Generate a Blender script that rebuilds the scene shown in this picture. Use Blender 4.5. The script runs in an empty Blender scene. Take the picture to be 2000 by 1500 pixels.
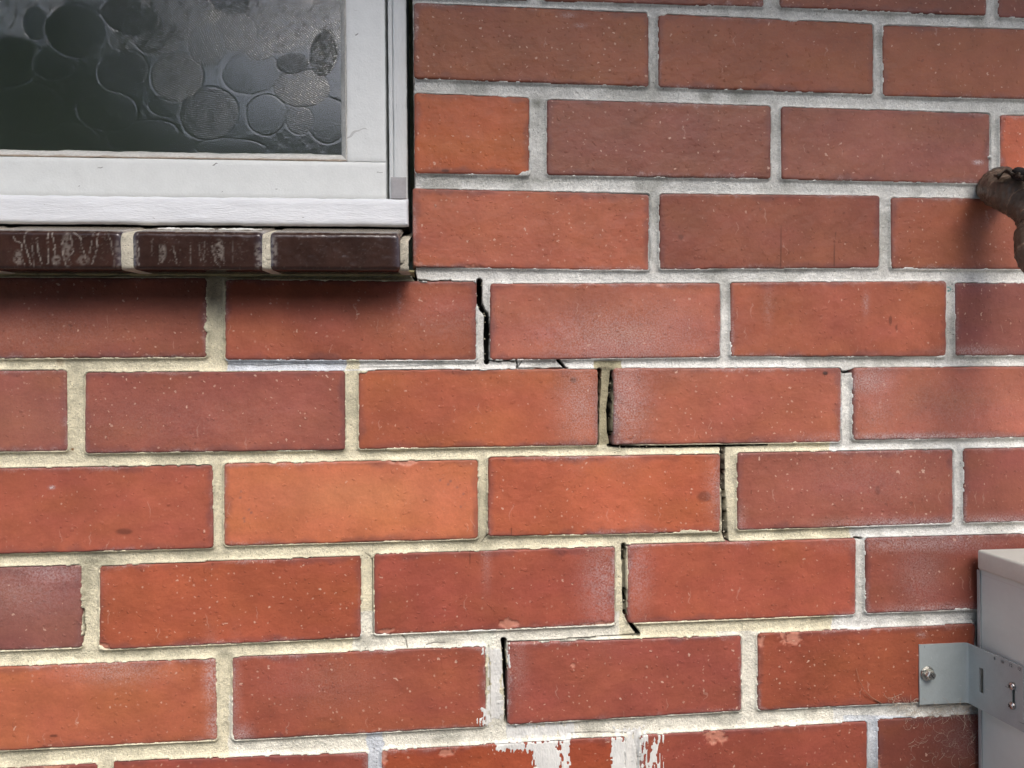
import bpy, bmesh, math, random
import numpy as np
from mathutils import Vector, Matrix
random.seed(7)
R = math.radians
S = bpy.context.scene
COL = S.collection
# ------------------------------------------------------------------ camera
F_PX, DIST, CAMZ = 1400.0, 0.703, 1.25      # focal length in 2000-px units, metres to the wall, height
YAW, ROLL = 0.0800, 0.0095
fwd = np.array([math.sin(YAW), math.cos(YAW), 0.0])
rt0 = np.array([math.cos(YAW), -math.sin(YAW), 0.0]); up0 = np.array([0, 0, 1.0])
rt = rt0*math.cos(ROLL) - up0*math.sin(ROLL)
up = up0*math.cos(ROLL) + rt0*math.sin(ROLL)
CAM = np.array([0.0, -DIST, CAMZ])
cam = bpy.data.cameras.new("camera"); co = bpy.data.objects.new("camera", cam); COL.objects.link(co)
cam.sensor_width = 36; cam.lens = 36*F_PX/2000; cam.clip_start = 0.02; cam.clip_end = 200
M = Matrix([[rt[i], up[i], -fwd[i], CAM[i]] for i in range(3)] + [[0, 0, 0, 1]])
co.matrix_world = M
S.camera = co
# ------------------------------------------------------------------ light
SUN_EL, SUN_AZ = 50.0, 15.0                 # azimuth to the right of straight out from the wall
w = bpy.data.worlds.new("World"); S.world = w; w.use_nodes = True
nt = w.node_tree; bg = nt.nodes["Background"]
sky = nt.nodes.new("ShaderNodeTexSky"); sky.sky_type = 'NISHITA'; sky.sun_disc = False
sky.sun_elevation = R(SUN_EL); sky.sun_rotation = R(180 - SUN_AZ)
sky.air_density = 1.0; sky.dust_density = 3.0; sky.ozone_density = 0.6
nt.links.new(sky.outputs[0], bg.inputs[0]); bg.inputs[1].default_value = 0.15
sl = bpy.data.lights.new("sun", 'SUN'); sl.energy = 1.5; sl.angle = R(33); sl.color = (1, 0.975, 0.94)
so = bpy.data.objects.new("sun", sl); COL.objects.link(so); so.location = (1, -3, 4)
sd_ = Vector((math.sin(R(SUN_AZ))*math.cos(R(SUN_EL)), -math.cos(R(SUN_AZ))*math.cos(R(SUN_EL)), math.sin(R(SUN_EL))))
so.rotation_euler = (-sd_).to_track_quat('-Z', 'Y').to_euler()
S.view_settings.view_transform = 'Standard'; S.view_settings.look = 'None'
S.view_settings.exposure = 0.96; S.view_settings.gamma = 1
S.render.engine = 'CYCLES'

# ------------------------------------------------------------------ helpers
def W(px, py, y=0.0):
    """survey point of the photograph -> the point of the plane Y = y it lies on"""
    px = np.asarray(px, float); py = np.asarray(py, float)
    d = [fwd[i]*F_PX + rt[i]*(px-1000) + up[i]*(750-py) for i in range(3)]
    t = (y - CAM[1])/d[1]
    return CAM[0]+d[0]*t, CAM[2]+d[2]*t
def WV(px, py, y=0.0):
    x, z = W(px, py, y); return Vector((float(x), y, float(z)))
def P(X, Z, y=0.0):
    v = [X-CAM[0], np.zeros_like(X)+y-CAM[1], Z-CAM[2]]
    f = sum(fwd[i]*v[i] for i in range(3)); a = sum(rt[i]*v[i] for i in range(3)); b = sum(up[i]*v[i] for i in range(3))
    return 1000+F_PX*a/f, 750-F_PX*b/f
def vnoise(x, y, sc, seed=0):
    """value noise about 0..1, feature size sc (metres)"""
    rs = np.random.RandomState(seed*131+17); N = 256; L = rs.rand(N, N)
    u = x/sc+1000.37; v = y/sc+1000.71
    i = np.floor(u).astype(int); j = np.floor(v).astype(int); a = u-i; b = v-j
    a = a*a*(3-2*a); b = b*b*(3-2*b); i %= N; j %= N; i2 = (i+1) % N; j2 = (j+1) % N
    return L[i, j]*(1-a)*(1-b)+L[i2, j]*a*(1-b)+L[i, j2]*(1-a)*b+L[i2, j2]*a*b
def fbm(x, y, sc, seed=0, o=3):
    t = 0; s = 0; a = 1.0
    for k in range(o):
        t = t+a*vnoise(x, y, sc/2**k, seed+k*7); s += a; a *= 0.55
    return t/s
def sst(a, b, x):
    t = np.clip((x-a)/(b-a), 0, 1); return t*t*(3-2*t)
def lin(c): 
    c = np.asarray(c, float)/255.0
    return np.where(c <= .04045, c/12.92, ((c+.055)/1.055)**2.4)
def polydist(px, py, pts, ws):
    """distance to a polyline minus its half width (same units)"""
    best = np.full(px.shape, 1e9)
    for k in range(len(pts)-1):
        (ax, ay), (bx, by) = pts[k], pts[k+1]; dx, dy = bx-ax, by-ay
        t = np.clip(((px-ax)*dx+(py-ay)*dy)/(dx*dx+dy*dy+1e-9), 0, 1)
        best = np.minimum(best, np.hypot(px-ax-t*dx, py-ay-t*dy)-(ws[k]*(1-t)+ws[k+1]*t)/2)
    return best
def rawmesh(name, V, Fc, mat, parent=None, attrs=None, smooth=True):
    me = bpy.data.meshes.new(name)
    V = np.asarray(V, np.float32); Fc = np.asarray(Fc, np.int32)
    if parent is not None: V = V - np.array(parent.location, np.float32)
    me.vertices.add(len(V)); me.vertices.foreach_set("co", V.ravel())
    n = Fc.shape[1]
    me.loops.add(Fc.size); me.loops.foreach_set("vertex_index", Fc.ravel())
    me.polygons.add(len(Fc)); me.polygons.foreach_set("loop_start", np.arange(0, Fc.size, n, dtype=np.int32))
    me.polygons.foreach_set("loop_total", np.full(len(Fc), n, np.int32))
    me.update(calc_edges=True)
    me.polygons.foreach_set("use_smooth", np.full(len(Fc), smooth))
    for k, a in (attrs or {}).items():
        a = np.asarray(a, np.float32)
        if a.ndim == 2:
            at = me.attributes.new(k, 'FLOAT_COLOR', 'POINT')
            at.data.foreach_set("color", np.hstack([a, np.ones((len(a), 1), np.float32)]).ravel())
        else:
            at = me.attributes.new(k, 'FLOAT', 'POINT'); at.data.foreach_set("value", a)
    me.materials.append(mat)
    o = bpy.data.objects.new(name, me); COL.objects.link(o)
    if parent is not None: o.parent = parent
    return o
def gridmesh(X, Y, Z, cellmask=None, attrs=None):
    """2-D arrays -> vertices, quads facing -Y, attributes with unused nodes dropped"""
    n, m = X.shape; idx = np.arange(n*m).reshape(n, m)
    q = np.stack([idx[:-1, :-1], idx[1:, :-1], idx[1:, 1:], idx[:-1, 1:]], -1)   # i along x, j along z
    q = q[cellmask] if cellmask is not None else q.reshape(-1, 4)
    q = q.reshape(-1, 4)
    used = np.unique(q); remap = np.zeros(n*m, np.int64); remap[used] = np.arange(len(used))
    V = np.stack([X.ravel(), Y.ravel(), Z.ravel()], -1)[used]
    A = {k: (a.reshape(n*m, -1)[used] if a.ndim == 3 else a.ravel()[used]) for k, a in (attrs or {}).items()}
    return V, remap[q], A
def empty(name, loc, label=None, cat=None, kind=None, group=None):
    o = bpy.data.objects.new(name, None); COL.objects.link(o); o.location = loc; o.empty_display_size = 0.05
    if label: o['label'] = label
    if cat: o['category'] = cat
    if kind: o['kind'] = kind
    if group: o['group'] = group
    bpy.context.view_layer.update()
    return o
def from_bm(name, bm, mat, parent=None, smooth=False, bevel=0, seg=2):
    if bevel: bmesh.ops.bevel(bm, geom=list(bm.edges), offset=bevel, segments=seg, profile=.5, affect='EDGES', clamp_overlap=True)
    bmesh.ops.recalc_face_normals(bm, faces=bm.faces)
    me = bpy.data.meshes.new(name); bm.to_mesh(me); bm.free(); me.materials.append(mat)
    if smooth: me.polygons.foreach_set("use_smooth", [True]*len(me.polygons))
    o = bpy.data.objects.new(name, me); COL.objects.link(o)
    if parent is not None:
        o.parent = parent; me.transform(Matrix.Translation(-parent.location))
    return o
def box_bm(a, b, bm=None):
    bm = bm or bmesh.new()
    vs = [bm.verts.new((x, y, z)) for x in (a[0], b[0]) for y in (a[1], b[1]) for z in (a[2], b[2])]
    for f in ((0, 1, 3, 2), (4, 6, 7, 5), (0, 4, 5, 1), (2, 3, 7, 6), (0, 2, 6, 4), (1, 5, 7, 3)): bm.faces.new([vs[i] for i in f])
    return bm
def tube_bm(pts, rad, n=8, bm=None, cap=True):
    bm = bm or bmesh.new(); pts = [Vector(p) for p in pts]
    rad = rad if isinstance(rad, (list, tuple)) else [rad]*len(pts); rings = []; ref = None
    for i, p in enumerate(pts):
        t = (pts[min(i+1, len(pts)-1)]-pts[max(i-1, 0)]).normalized()
        if ref is None: ref = t.orthogonal()
        ref = (ref-t*ref.dot(t)).normalized(); bi = t.cross(ref)
        rings.append([bm.verts.new(p+(ref*math.cos(a)+bi*math.sin(a))*rad[i]) for a in [2*math.pi*k/n for k in range(n)]])
    for a, b in zip(rings, rings[1:]):
        for k in range(n): bm.faces.new((a[k], a[(k+1) % n], b[(k+1) % n], b[k]))
    if cap: bm.faces.new(rings[0]); bm.faces.new(rings[-1][::-1])
    return bm

# ------------------------------------------------------------------ materials
class NT:
    def __init__(s, name):
        s.m = bpy.data.materials.new(name); s.m.use_nodes = True; s.t = s.m.node_tree; s.b = s.t.nodes["Principled BSDF"]
        s.tc = s.t.nodes.new("ShaderNodeTexCoord")
    def n(s, ty, ins=None, **kw):
        o = s.t.nodes.new(ty)
        for k, v in kw.items(): setattr(o, k, v)
        for k, v in (ins or {}).items():
            if isinstance(v, bpy.types.NodeSocket): s.t.links.new(v, o.inputs[k])
            else: o.inputs[k].default_value = v
        return o
    def set(s, **kw):
        for k, v in kw.items():
            k = k.replace('_', ' ')
            if isinstance(v, bpy.types.NodeSocket): s.t.links.new(v, s.b.inputs[k])
            else: s.b.inputs[k].default_value = v
    def pos(s): return s.tc.outputs['Object']
    def noise(s, sc, det=3, rough=.55, vec=None, scale3=None):
        v = vec or s.pos()
        if scale3: v = s.n("ShaderNodeMapping", {'Vector': v, 'Scale': scale3}).outputs[0]
        return s.n("ShaderNodeTexNoise", {'Vector': v, 'Scale': sc, 'Detail': det, 'Roughness': rough}).outputs[0]
    def ramp(s, fac, a, b, lo=0.0, hi=1.0):
        return s.n("ShaderNodeMapRange", {'Value': fac, 'From Min': a, 'From Max': b, 'To Min': lo, 'To Max': hi}).outputs[0]
    def math(s, op, a, b=0.0):
        return s.n("ShaderNodeMath", {0: a, 1: b}, operation=op).outputs[0]
    def mix(s, fac, a, b, mode='MIX'):
        o = s.t.nodes.new("ShaderNodeMix"); o.data_type = 'RGBA'; o.blend_type = mode
        for i, v in ((0, fac), (6, a), (7, b)):
            if isinstance(v, bpy.types.NodeSocket): s.t.links.new(v, o.inputs[i])
            else: o.inputs[i].default_value = v if i == 0 else (*v, 1) if len(v) == 3 else v
        return o.outputs[2]
    def grey(s, v): return s.n("ShaderNodeCombineColor", {0: v, 1: v, 2: v}).outputs[0]
    def bump(s, h, dist, strength=1.0, prev=None):
        d = {'Height': h, 'Distance': dist, 'Strength': strength}
        if prev: d['Normal'] = prev
        return s.n("ShaderNodeBump", d).outputs[0]
    def attr(s, name): return s.n("ShaderNodeAttribute", attribute_name=name)
    def specks(s, scale, rad, dens, stretch=None):
        """small irregular specks: 1 inside"""
        sp = s.n("ShaderNodeSeparateXYZ", {0: s.pos()}); v = s.n("ShaderNodeCombineXYZ", {0: sp.outputs[0], 1: sp.outputs[2]}).outputs[0]
        wob = s.n("ShaderNodeTexNoise", {'Vector': v, 'Scale': scale*2.2, 'Detail': 2.0})
        v = s.n("ShaderNodeVectorMath", {0: v, 1: s.n("ShaderNodeVectorMath", {0: wob.outputs[1], 'Scale': 0.55/scale}, operation='SCALE').outputs[0]}, operation='ADD').outputs[0]
        if stretch: v = s.n("ShaderNodeMapping", {'Vector': v, 'Scale': stretch}).outputs[0]
        vo = s.n("ShaderNodeTexVoronoi", {'Vector': v, 'Scale': scale}, voronoi_dimensions='2D')
        sep = s.n("ShaderNodeSeparateColor", {0: vo.outputs['Color']})
        r = s.math('MULTIPLY', sep.outputs[1], rad)
        on = s.math('LESS_THAN', sep.outputs[0], dens)
        d = s.math('SUBTRACT', r, vo.outputs['Distance'])
        return s.math('MULTIPLY', s.ramp(d, 0.0, rad*.18), on)

def mat_brick():
    t = NT("red_brick"); col = t.attr("Col").outputs['Color']
    n1 = t.noise(38, 4); n2 = t.noise(420, 3, .6); n3 = t.noise(130, 3, .6, scale3=(.6, 1, 1.3)); rv = t.attr('rv').outputs['Fac']
    f = t.math('MULTIPLY', t.ramp(n1, .25, .75, .86, 1.14), t.ramp(n2, .2, .8, .90, 1.10))
    f = t.math('MULTIPLY', f, t.ramp(n3, .25, .75, .96, 1.04))
    c = t.mix(1.0, col, t.grey(f), 'MULTIPLY')
    spk = t.specks(190, .22, .20)
    spk2 = t.specks(68, .08, .42)
    dk = t.specks(70, .09, .18)
    c = t.mix(t.math('MULTIPLY', dk, .3), c, (.05, .018, .012))
    c = t.mix(t.math('MULTIPLY', t.math('MAXIMUM', t.math('MULTIPLY', spk, t.ramp(rv, 0., 1., .15, .7)), spk2), t.ramp(rv, 0., 1., .4, .75)), c, (.66, .44, .34))
    sc = t.specks(42, .09, .25, (3.2, .25, 1))
    c = t.mix(t.math('MULTIPLY', sc, .22), c, (.62, .42, .34))
    eff = t.attr("eff").outputs['Fac']
    effn = t.math('MULTIPLY', t.math('MULTIPLY', eff, .62), t.ramp(t.noise(640, 4, .75), .40, .62, .0, 1.9))
    c = t.mix(t.n("ShaderNodeClamp", {0: effn}).outputs[0], c, (.58, .50, .50))
    t.set(Base_Color=c, Roughness=t.ramp(n2, .2, .8, .42, .62), Specular_IOR_Level=.32)
    pim = t.specks(185, .32, .2); pim2 = t.specks(85, .17, .3)
    b = t.bump(n2, .00022); b = t.bump(n3, t.ramp(rv, 0., 1., .00012, .00045), 1, b); b = t.bump(t.noise(60, 2), .0012, 1, b); b = t.bump(t.math('MAXIMUM', pim, pim2), .00032, 1, b)
    t.set(Normal=b); return t.m
def mat_mortar(name="sandy_mortar"):
    t = NT(name); col = t.attr("Col").outputs['Color']
    n1 = t.noise(1100, 2, .7); n2 = t.noise(90, 4); n3 = t.noise(420, 3, .6)
    f = t.math('MULTIPLY', t.ramp(n1, .25, .75, .8, 1.2), t.ramp(n2, .25, .75, .82, 1.16))
    f = t.math('MULTIPLY', f, t.ramp(n3, .3, .7, .88, 1.12))
    c = t.mix(1.0, col, t.grey(f), 'MULTIPLY')
    c = t.mix(t.math('MULTIPLY', t.specks(420, .26, .12), .6), c, (.07, .06, .045))
    t.set(Base_Color=c, Roughness=.95, Specular_IOR_Level=.15)
    b = t.bump(n1, .0009); b = t.bump(n3, .0012, 1, b); t.set(Normal=b); return t.m
def mat_paint(name, base, rough=.45, grain=(1, 1, 1), amp=.0004, dirt=.25, chips=True):
    t = NT(name)
    n1 = t.noise(60, 4, .6, scale3=grain); n2 = t.noise(500, 3, .6, scale3=grain)
    c = t.mix(1.0, base, t.grey(t.math('MULTIPLY', t.ramp(n1, .25, .75, 1-dirt*.35, 1.02), t.ramp(n2, .2, .8, .955, 1.03))), 'MULTIPLY')
    if chips:
        c = t.mix(t.math('MULTIPLY', t.specks(38, .055, .6, (.5, 1.6, 1)), .75), c, (.10, .09, .08))
        c = t.mix(t.math('MULTIPLY', t.specks(14, .05, .5, (.18, 2.6, 1)), .4), c, (.25, .24, .23))
    t.set(Base_Color=c, Roughness=rough)
    b = t.bump(n2, amp); b = t.bump(n1, amp*2.2, 1, b); t.set(Normal=b); return t.m
def mat_attr(name, rough=.4, spec=.5, amp=.0003, sc=500, metal=0):
    t = NT(name); c = t.attr("Col").outputs['Color']; n1 = t.noise(sc, 3, .6)
    c = t.mix(1.0, c, t.grey(t.ramp(n1, .2, .8, .8, 1.2)), 'MULTIPLY')
    t.set(Base_Color=c, Roughness=rough, Specular_IOR_Level=spec, Metallic=metal, Normal=t.bump(n1, amp)); return t.m
def mat_plain(name, c, rough=.6, metal=0, var=.12, sc=80, amp=.0002, speck=0):
    t = NT(name); n1 = t.noise(sc, 4, .6); n2 = t.noise(sc*9, 2, .6)
    cc = t.mix(1.0, c, t.grey(t.math('MULTIPLY', t.ramp(n1, .2, .8, 1-var, 1+var), t.ramp(n2, .2, .8, 1-var*.5, 1+var*.5))), 'MULTIPLY')
    if speck:
        cc = t.mix(t.math('MULTIPLY', t.specks(95, .08, .35), speck), cc, (.6, .6, .58))
        cc = t.mix(t.math('MULTIPLY', t.specks(55, .05, .4), speck), cc, (.04, .04, .04))
    t.set(Base_Color=cc, Roughness=t.ramp(n1, .2, .8, rough-.06, rough+.06), Metallic=metal, Normal=t.bump(n2, amp)); return t.m
MB, MM = mat_brick(), mat_mortar()
M_white = mat_paint("white_gloss_paint", (.80, .825, .86), .5, (.35, 1, 2.2), .0004)
M_cream = mat_paint("sash_paint", (.80, .825, .81), .38, (1, 1, 1), .00018, .2)
M_frame = mat_paint("frame_paint", (.74, .765, .765), .5, (3, 1, .5), .0005)

# ------------------------------------------------------------------ survey of the bricks
# (x left, x right, y top-left, y top-right, y bottom-left, y bottom-right, colour as seen); None: a full brick long
BR = [
 (808,1034,-150,-150,-6,0,(150,86,62),0),(1060,1493,-150,-150,1,13,(138,80,60),0),(1524,1927,-150,-150,14,31,(132,76,56),0),(1949,None,-150,-150,33,50,(132,76,58),0),
 (808,1268,5,24,153,169,(148,86,60),1),(1286,1707,26,45,170,184,(144,82,58),1),(1724,None,47,68,187,208,(146,84,60),1),
 (809,1034,181,190,338,342,(178,94,58),2),(1068,1506,193,206,342,349,(142,86,70),2),(1526,1936,208,220,350,359,(152,92,76),2),(1953,None,224,242,360,376,(196,104,74),2),
 (806,1270,368,377,522,528,(172,96,72),3),(1288,1718,378,382,526,523,(146,84,66),3),(1740,None,385,392,525,529,(160,92,70),3),
 (None,403,535,542,700,698,(140,80,64),4),(439,931,545,549,703,704,(158,86,66),4),(957,1408,554,552,703,698,(172,98,78),4),(1427,1848,551,549,697,696,(166,92,70),4),(1865,None,552,555,695,696,(142,82,74),4),
 (None,130,722,722,883,881,(148,88,74),5),(165,674,727,724,886,879,(152,86,72),5),(700,1168,722,720,878,870,(176,96,68),5),(1198,1644,719,718,869,864,(170,96,76),5),(1665,None,718,714,860,858,(170,98,80),5),
 (None,415,915,907,1080,1071,(164,88,68),6),(437,934,905,897,1067,1053,(196,112,80),6),(953,1408,893,886,1048,1040,(184,98,70),6),(1440,1864,884,877,1036,1023,(152,86,72),6),(1882,None,876,870,1022,1010,(150,84,72),6),
 (None,158,1103,1103,1269,1266,(142,88,78),7),(193,705,1105,1085,1270,1246,(166,86,62),7),(730,1202,1082,1067,1241,1221,(162,84,66),7),(1226,1672,1064,1051,1219,1201,(168,88,68),7),(1690,None,1050,1036,1199,1180,(146,80,66),7),
 (None,422,1294,1286,1461,1447,(178,100,72),8),(453,949,1283,1262,1447,1420,(160,86,66),8),(991,1449,1256,1241,1416,1389,(152,80,66),8),(1480,1905,1237,1218,1388,1367,(152,80,58),8),(1922,None,1217,1200,1366,1350,(130,70,56),8),
 (None,190,1496,1491,1650,1650,(156,82,66),9),(220,719,1487,1470,1650,1650,(154,78,62),9),(745,1222,1466,1438,1650,1650,(160,78,52),9),(1250,1695,1436,1409,1650,1650,(152,78,62),9),(1715,None,1405,1392,1650,1650,(128,70,56),9)]
JX = float(W(807, 300)[0])                       # jamb of the opening
Z_UNDER = float(W(400, 524)[1])                  # underside of the sill
OPEN_L = JX-1.25; OPEN_T = CAMZ+.78             # window opening left edge and head
quads = []                                      # (x_tl,z_tl, x_tr,z_tr, x_br,z_br, x_bl,z_bl), colour, row
HB = 0.0765
for (x0, x1, tl, tr, bl, br_, c, row) in BR:
    if x0 is None:
        xr, ztr = W(x1, tr); _, zbr = W(x1, br_); q = [xr-.232, ztr, xr, ztr, xr, zbr, xr-.232, zbr]
    elif x1 is None:
        xl, ztl = W(x0, tl); _, zbl = W(x0, bl); q = [xl, ztl, xl+.226, ztl, xl+.226, zbl, xl, zbl]
    else:
        a = W(x0, tl); b = W(x1, tr); d = W(x0, bl); e = W(x1, br_)
        q = [a[0], a[1], b[0], b[1], e[0], e[1], d[0], d[1]]
    q = [float(v) for v in q]
    if row == 9: q[5] = q[3]-HB; q[7] = q[1]-HB
    if row == 0: q[1] = q[7]+HB; q[3] = q[5]+HB
    quads.append((q, c, row, True))
fine_n = len(quads)
rows = {}
for q, c, r, f in quads: rows.setdefault(r, []).append(q)
prs = np.random.RandomState(5)
def rcol(): 
    a = prs.rand(); b = prs.rand()*.12
    return tuple(np.array([150, 84, 66])*(1-a)+np.array([182, 96, 66])*a - b*60)
def fill_row(r, zt, zb, xl, xr):
    """courses carried on past the surveyed part"""
    x = xr
    while x < 2.0: quads.append(([x+.011, zt, x+.239, zt, x+.239, zb, x+.011, zb], rcol(), r, False)); x += .239
    x = xl; lim = -2.2
    while x > lim:
        x0 = x-.241; a, b = x0, x-.011
        x = x0+.0
        if r < 4 and zb < OPEN_T:                # the window opening
            if a >= OPEN_L: continue
            b = min(b, OPEN_L)
        if b-a > .03: quads.append(([a, zt, b, zt, b, zb, a, zb], rcol(), r, False))
for r in range(10):
    qs = rows[r]; lo = min(qs, key=lambda q: q[0]); hi = max(qs, key=lambda q: q[2])
    zt = lo[1] if r >= 4 else hi[3]; zb = lo[7] if r >= 4 else hi[5]
    fill_row(r, (lo[1]+hi[3])/2, (lo[7]+hi[5])/2, lo[0], hi[2])
base_top = rows[0][0][1]; base_bot = rows[9][0][7]
for k in range(1, 17):                           # above the photo
    zb = base_top+.0105+(k-1)*.087; zt = zb+HB
    if zb > 2.05: break
    off = .12*(k % 2)
    if zb < OPEN_T: fill_row(-k, zt, zb, OPEN_L+.13*(k % 2)+.241, JX-.011+off)
    else: fill_row(-k, zt, zb, JX+off, JX+off-.011)
    if k % 2 and zb < OPEN_T: quads.append(([JX, zt, JX+.108, zt, JX+.108, zb, JX, zb], rcol(), -k, False))
for k in range(1, 14):                           # below the photo
    zt = base_bot-.0105-(k-1)*.087; zb = zt-HB
    if zb < -.1: break
    fill_row(9+k, zt, zb, JX+.12*(k % 2), JX+.12*(k % 2)-.011)

def local(q, X, Z):
    xl = (q[0]+q[6])/2; xr = (q[2]+q[4])/2
    s = (X-xl)/(xr-xl)
    for _ in range(2):
        zt = q[1]+(q[3]-q[1])*s; zb = q[7]+(q[5]-q[7])*s; t = (Z-zb)/(zt-zb)
        a = q[6]+(q[0]-q[6])*t; b = q[4]+(q[2]-q[4])*t; s = (X-a)/(b-a)
    return s, t, abs(xr-xl), abs((q[1]+q[3]-q[5]-q[7])/2)
RC = .0035
def brick_sd(q, X, Z):
    """signed distance to the rounded outline (m), positive outside"""
    s, t, wd, ht = local(q, X, Z)
    ax = np.abs(s-.5)*wd-(wd/2-RC); ay = np.abs(t-.5)*ht-(ht/2-RC)
    return np.hypot(np.maximum(ax, 0), np.maximum(ay, 0))+np.minimum(np.maximum(ax, ay), 0)-RC
def wobble(X, Z): return (fbm(X, Z, .009, 3, 3)-.5)*.0016
off_rs = np.random.RandomState(11)
OFF = off_rs.randn(len(quads))*.0005; TX = off_rs.randn(len(quads))*.004; TZ = off_rs.randn(len(quads))*.008
# chips knocked out of brick edges (x, y, rx, ry) in survey px
CHIPS = [(1545,1243,17,11),(1396,1438,17,14),(994,1219,17,9),(1180,1220,30,4),(1712,1480,7,22),(1482,1252,7,14),(925,523,14,5),(660,884,14,5),(748,1478,8,16),(872,1470,15,5),(205,1265,8,6),(757,1232,16,5),(1118,1302,5,4),(110,1497,20,8),(1290,553,10,4),(790,903,20,4),(1765,300,1,1)]
def chipf(px, py):
    f = np.zeros(px.shape)
    n = (fbm(px, py, 9., 41, 3)-.5)*2.6
    for (x, y, a, b) in CHIPS:
        d = np.hypot((px-x)/a, (py-y)/b)
        f = np.maximum(f, sst(1.15, .8, d+n))
    return f
def bheight(i, X, Z, sd):
    """height of brick i's face out of the wall plane"""
    q = quads[i][0]; cx = (q[0]+q[2])/2; cz = (q[1]+q[7])/2
    d = np.clip(-(sd+wobble(X, Z)), 0, .0022); r = .0022
    h = -(r-np.sqrt(np.maximum(r*r-(r-d)**2, 0)))
    h = np.where(sd+wobble(X, Z) > 0, -.0022-(sd+wobble(X, Z))*3, h)
    h = h+OFF[i]+TX[i]*(X-cx)+TZ[i]*(Z-cz)+(fbm(X, Z, .03, 21, 3)-.5)*.0011
    px, py = P(X, Z); return h-.0011*chipf(px, py)
# bloom of salts on the faces (x, y, rx, ry, strength)
EFF = [(1210,665,150,60,.42),(1290,640,90,60,.25),(1135,790,45,85,.42),(1218,775,45,95,.5),(1697,745,45,28,.5),(1712,800,40,50,.2),(1800,853,180,9,.55),(1780,1022,150,12,.5),(1950,1018,80,12,.5),(1445,1020,12,30,.3),(1405,950,22,60,.35),
       (1800,1062,130,16,.5),(1800,1120,45,70,.22),(1830,1189,90,12,.45),(95,1120,75,22,.4),(40,1150,120,50,.2),(220,1308,90,26,.38),(412,1320,14,60,.5),(415,1420,12,30,.5),(1180,1140,40,80,.4),(1245,1120,25,80,.3),(470,1435,22,20,.5),(460,1350,12,90,.2),
       (1890,1440,60,50,.16),(1900,545,60,20,.1),(1900,685,60,10,.4),(880,625,120,45,.10),(1750,365,10,30,.1),(1010,1300,20,60,.2),(640,1330,120,60,.10),(1700,930,150,60,.10),(60,650,200,50,.08),(300,820,300,60,.07),(1850,790,160,60,.13),(950,1090,9,60,.2),(1500,600,10,40,.15),(1690,592,6,22,.3),(1110,30,14,5,.4),(1134,50,12,5,.3),(1912,316,9,4,1.2),(101,952,5,3,1.5),(1800,1240,9,6,.4),(780,590,5,25,.3)]
PURP = np.array([.115, .052, .058])
def brick_attrs(i, X, Z, sd, c):
    px, py = P(X, Z)
    alb = lin(c); alb = alb*np.array([.93, .97, .96])
    C = np.ones(X.shape+(3,))*alb
    # slow drift of colour across each face
    n = fbm(X+i*.37, Z, .07, 60+i % 5, 2); n2 = fbm(X*1.0+i*.7, Z*2.2, .05, 77, 2)
    C *= (1+(n-.5)*.34)[..., None]; C[..., 1] *= 1+(n2-.5)*.12; C[..., 2] *= 1-(n2-.5)*.15
    e = sst(.0075, .0005, -sd+(fbm(X, Z, .014, 33, 3)-.5)*.011)*(.12+.5*fbm(X, Z, .05, 35, 2))
    C = C*(1-e[..., None])+PURP*e[..., None]
    ch = chipf(px, py)[..., None]*.75; C = C*(1-ch)+np.array([.52, .23, .16])*ch
    E = np.zeros(X.shape)
    for (x, y, a, b, s) in EFF:
        if abs(x-px.mean()) > a*2+400 or abs(y-py.mean()) > b*2+150: continue
        E = np.maximum(E, s*np.exp(-((px-x)/a)**2-((py-y)/b)**2))
    # thin dusting of lime close to the joints
    E = E+.30*sst(.0042, .0002, -sd+(fbm(X, Z, .006, 91, 3)-.5)*.009)*sst(.45, .7, fbm(X, Z, .06, 93, 2))
    if 0 <= quads[i][2] <= 9 and quads[i][3]:
        E = E*1.0
    if quads[i][2] == 6 and 430 < px.mean() < 940:  # the pale centred orange brick
        g = np.exp(-((px-690)/170)**2-((py-965)/42)**2)[..., None]*.35; C = C*(1-g)+np.array([.62, .27, .13])*g
        sp = np.zeros(px.shape)
        for (a, b) in ((487,995),(477,1012),(491,1001),(478,1018),(471,960),(470,972),(880,940),(893,952),(905,965),(860,938),(900,990),(875,946)):
            sp = np.maximum(sp, sst(3.2, 1.2, np.hypot(px-a, py-b)))
        C = C*(1-sp[..., None]*.5)+np.array([.12, .10, .11])*sp[..., None]*.5
    dk = np.zeros(px.shape)
    for (a, b, r1, r2, k) in ((1612,729,5,4,.9),(1120,742,6,6,.5),(1376,970,14,10,.45),(1330,463,5,5,.35),(700,1385,1,1,0),(105,1437,8,3,.6),(243,1038,16,6,.5),(1715,958,5,9,.3),(1738,626,3,10,.5),(1750,640,2,6,.5),(870,333,8,3,.7),(1322,875,3,3,.4)):
        dk = np.maximum(dk, k*sst(1.3, .7, np.hypot((px-a)/r1, (py-b)/r2)))
    for pts in (((1526,440),(1525,520)),((1631,455),(1629,520)),((917,1075),(917,1102)),((999,1030),(998,1046))):
        dk = np.maximum(dk, .6*sst(1.4, .3, polydist(px, py, pts, [0]*len(pts))))
    C = C*(1-dk[..., None])+np.array([.03, .014, .012])*dk[..., None]
    return np.clip(C, .004, .9), np.clip(E, 0, 1.3)

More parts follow.
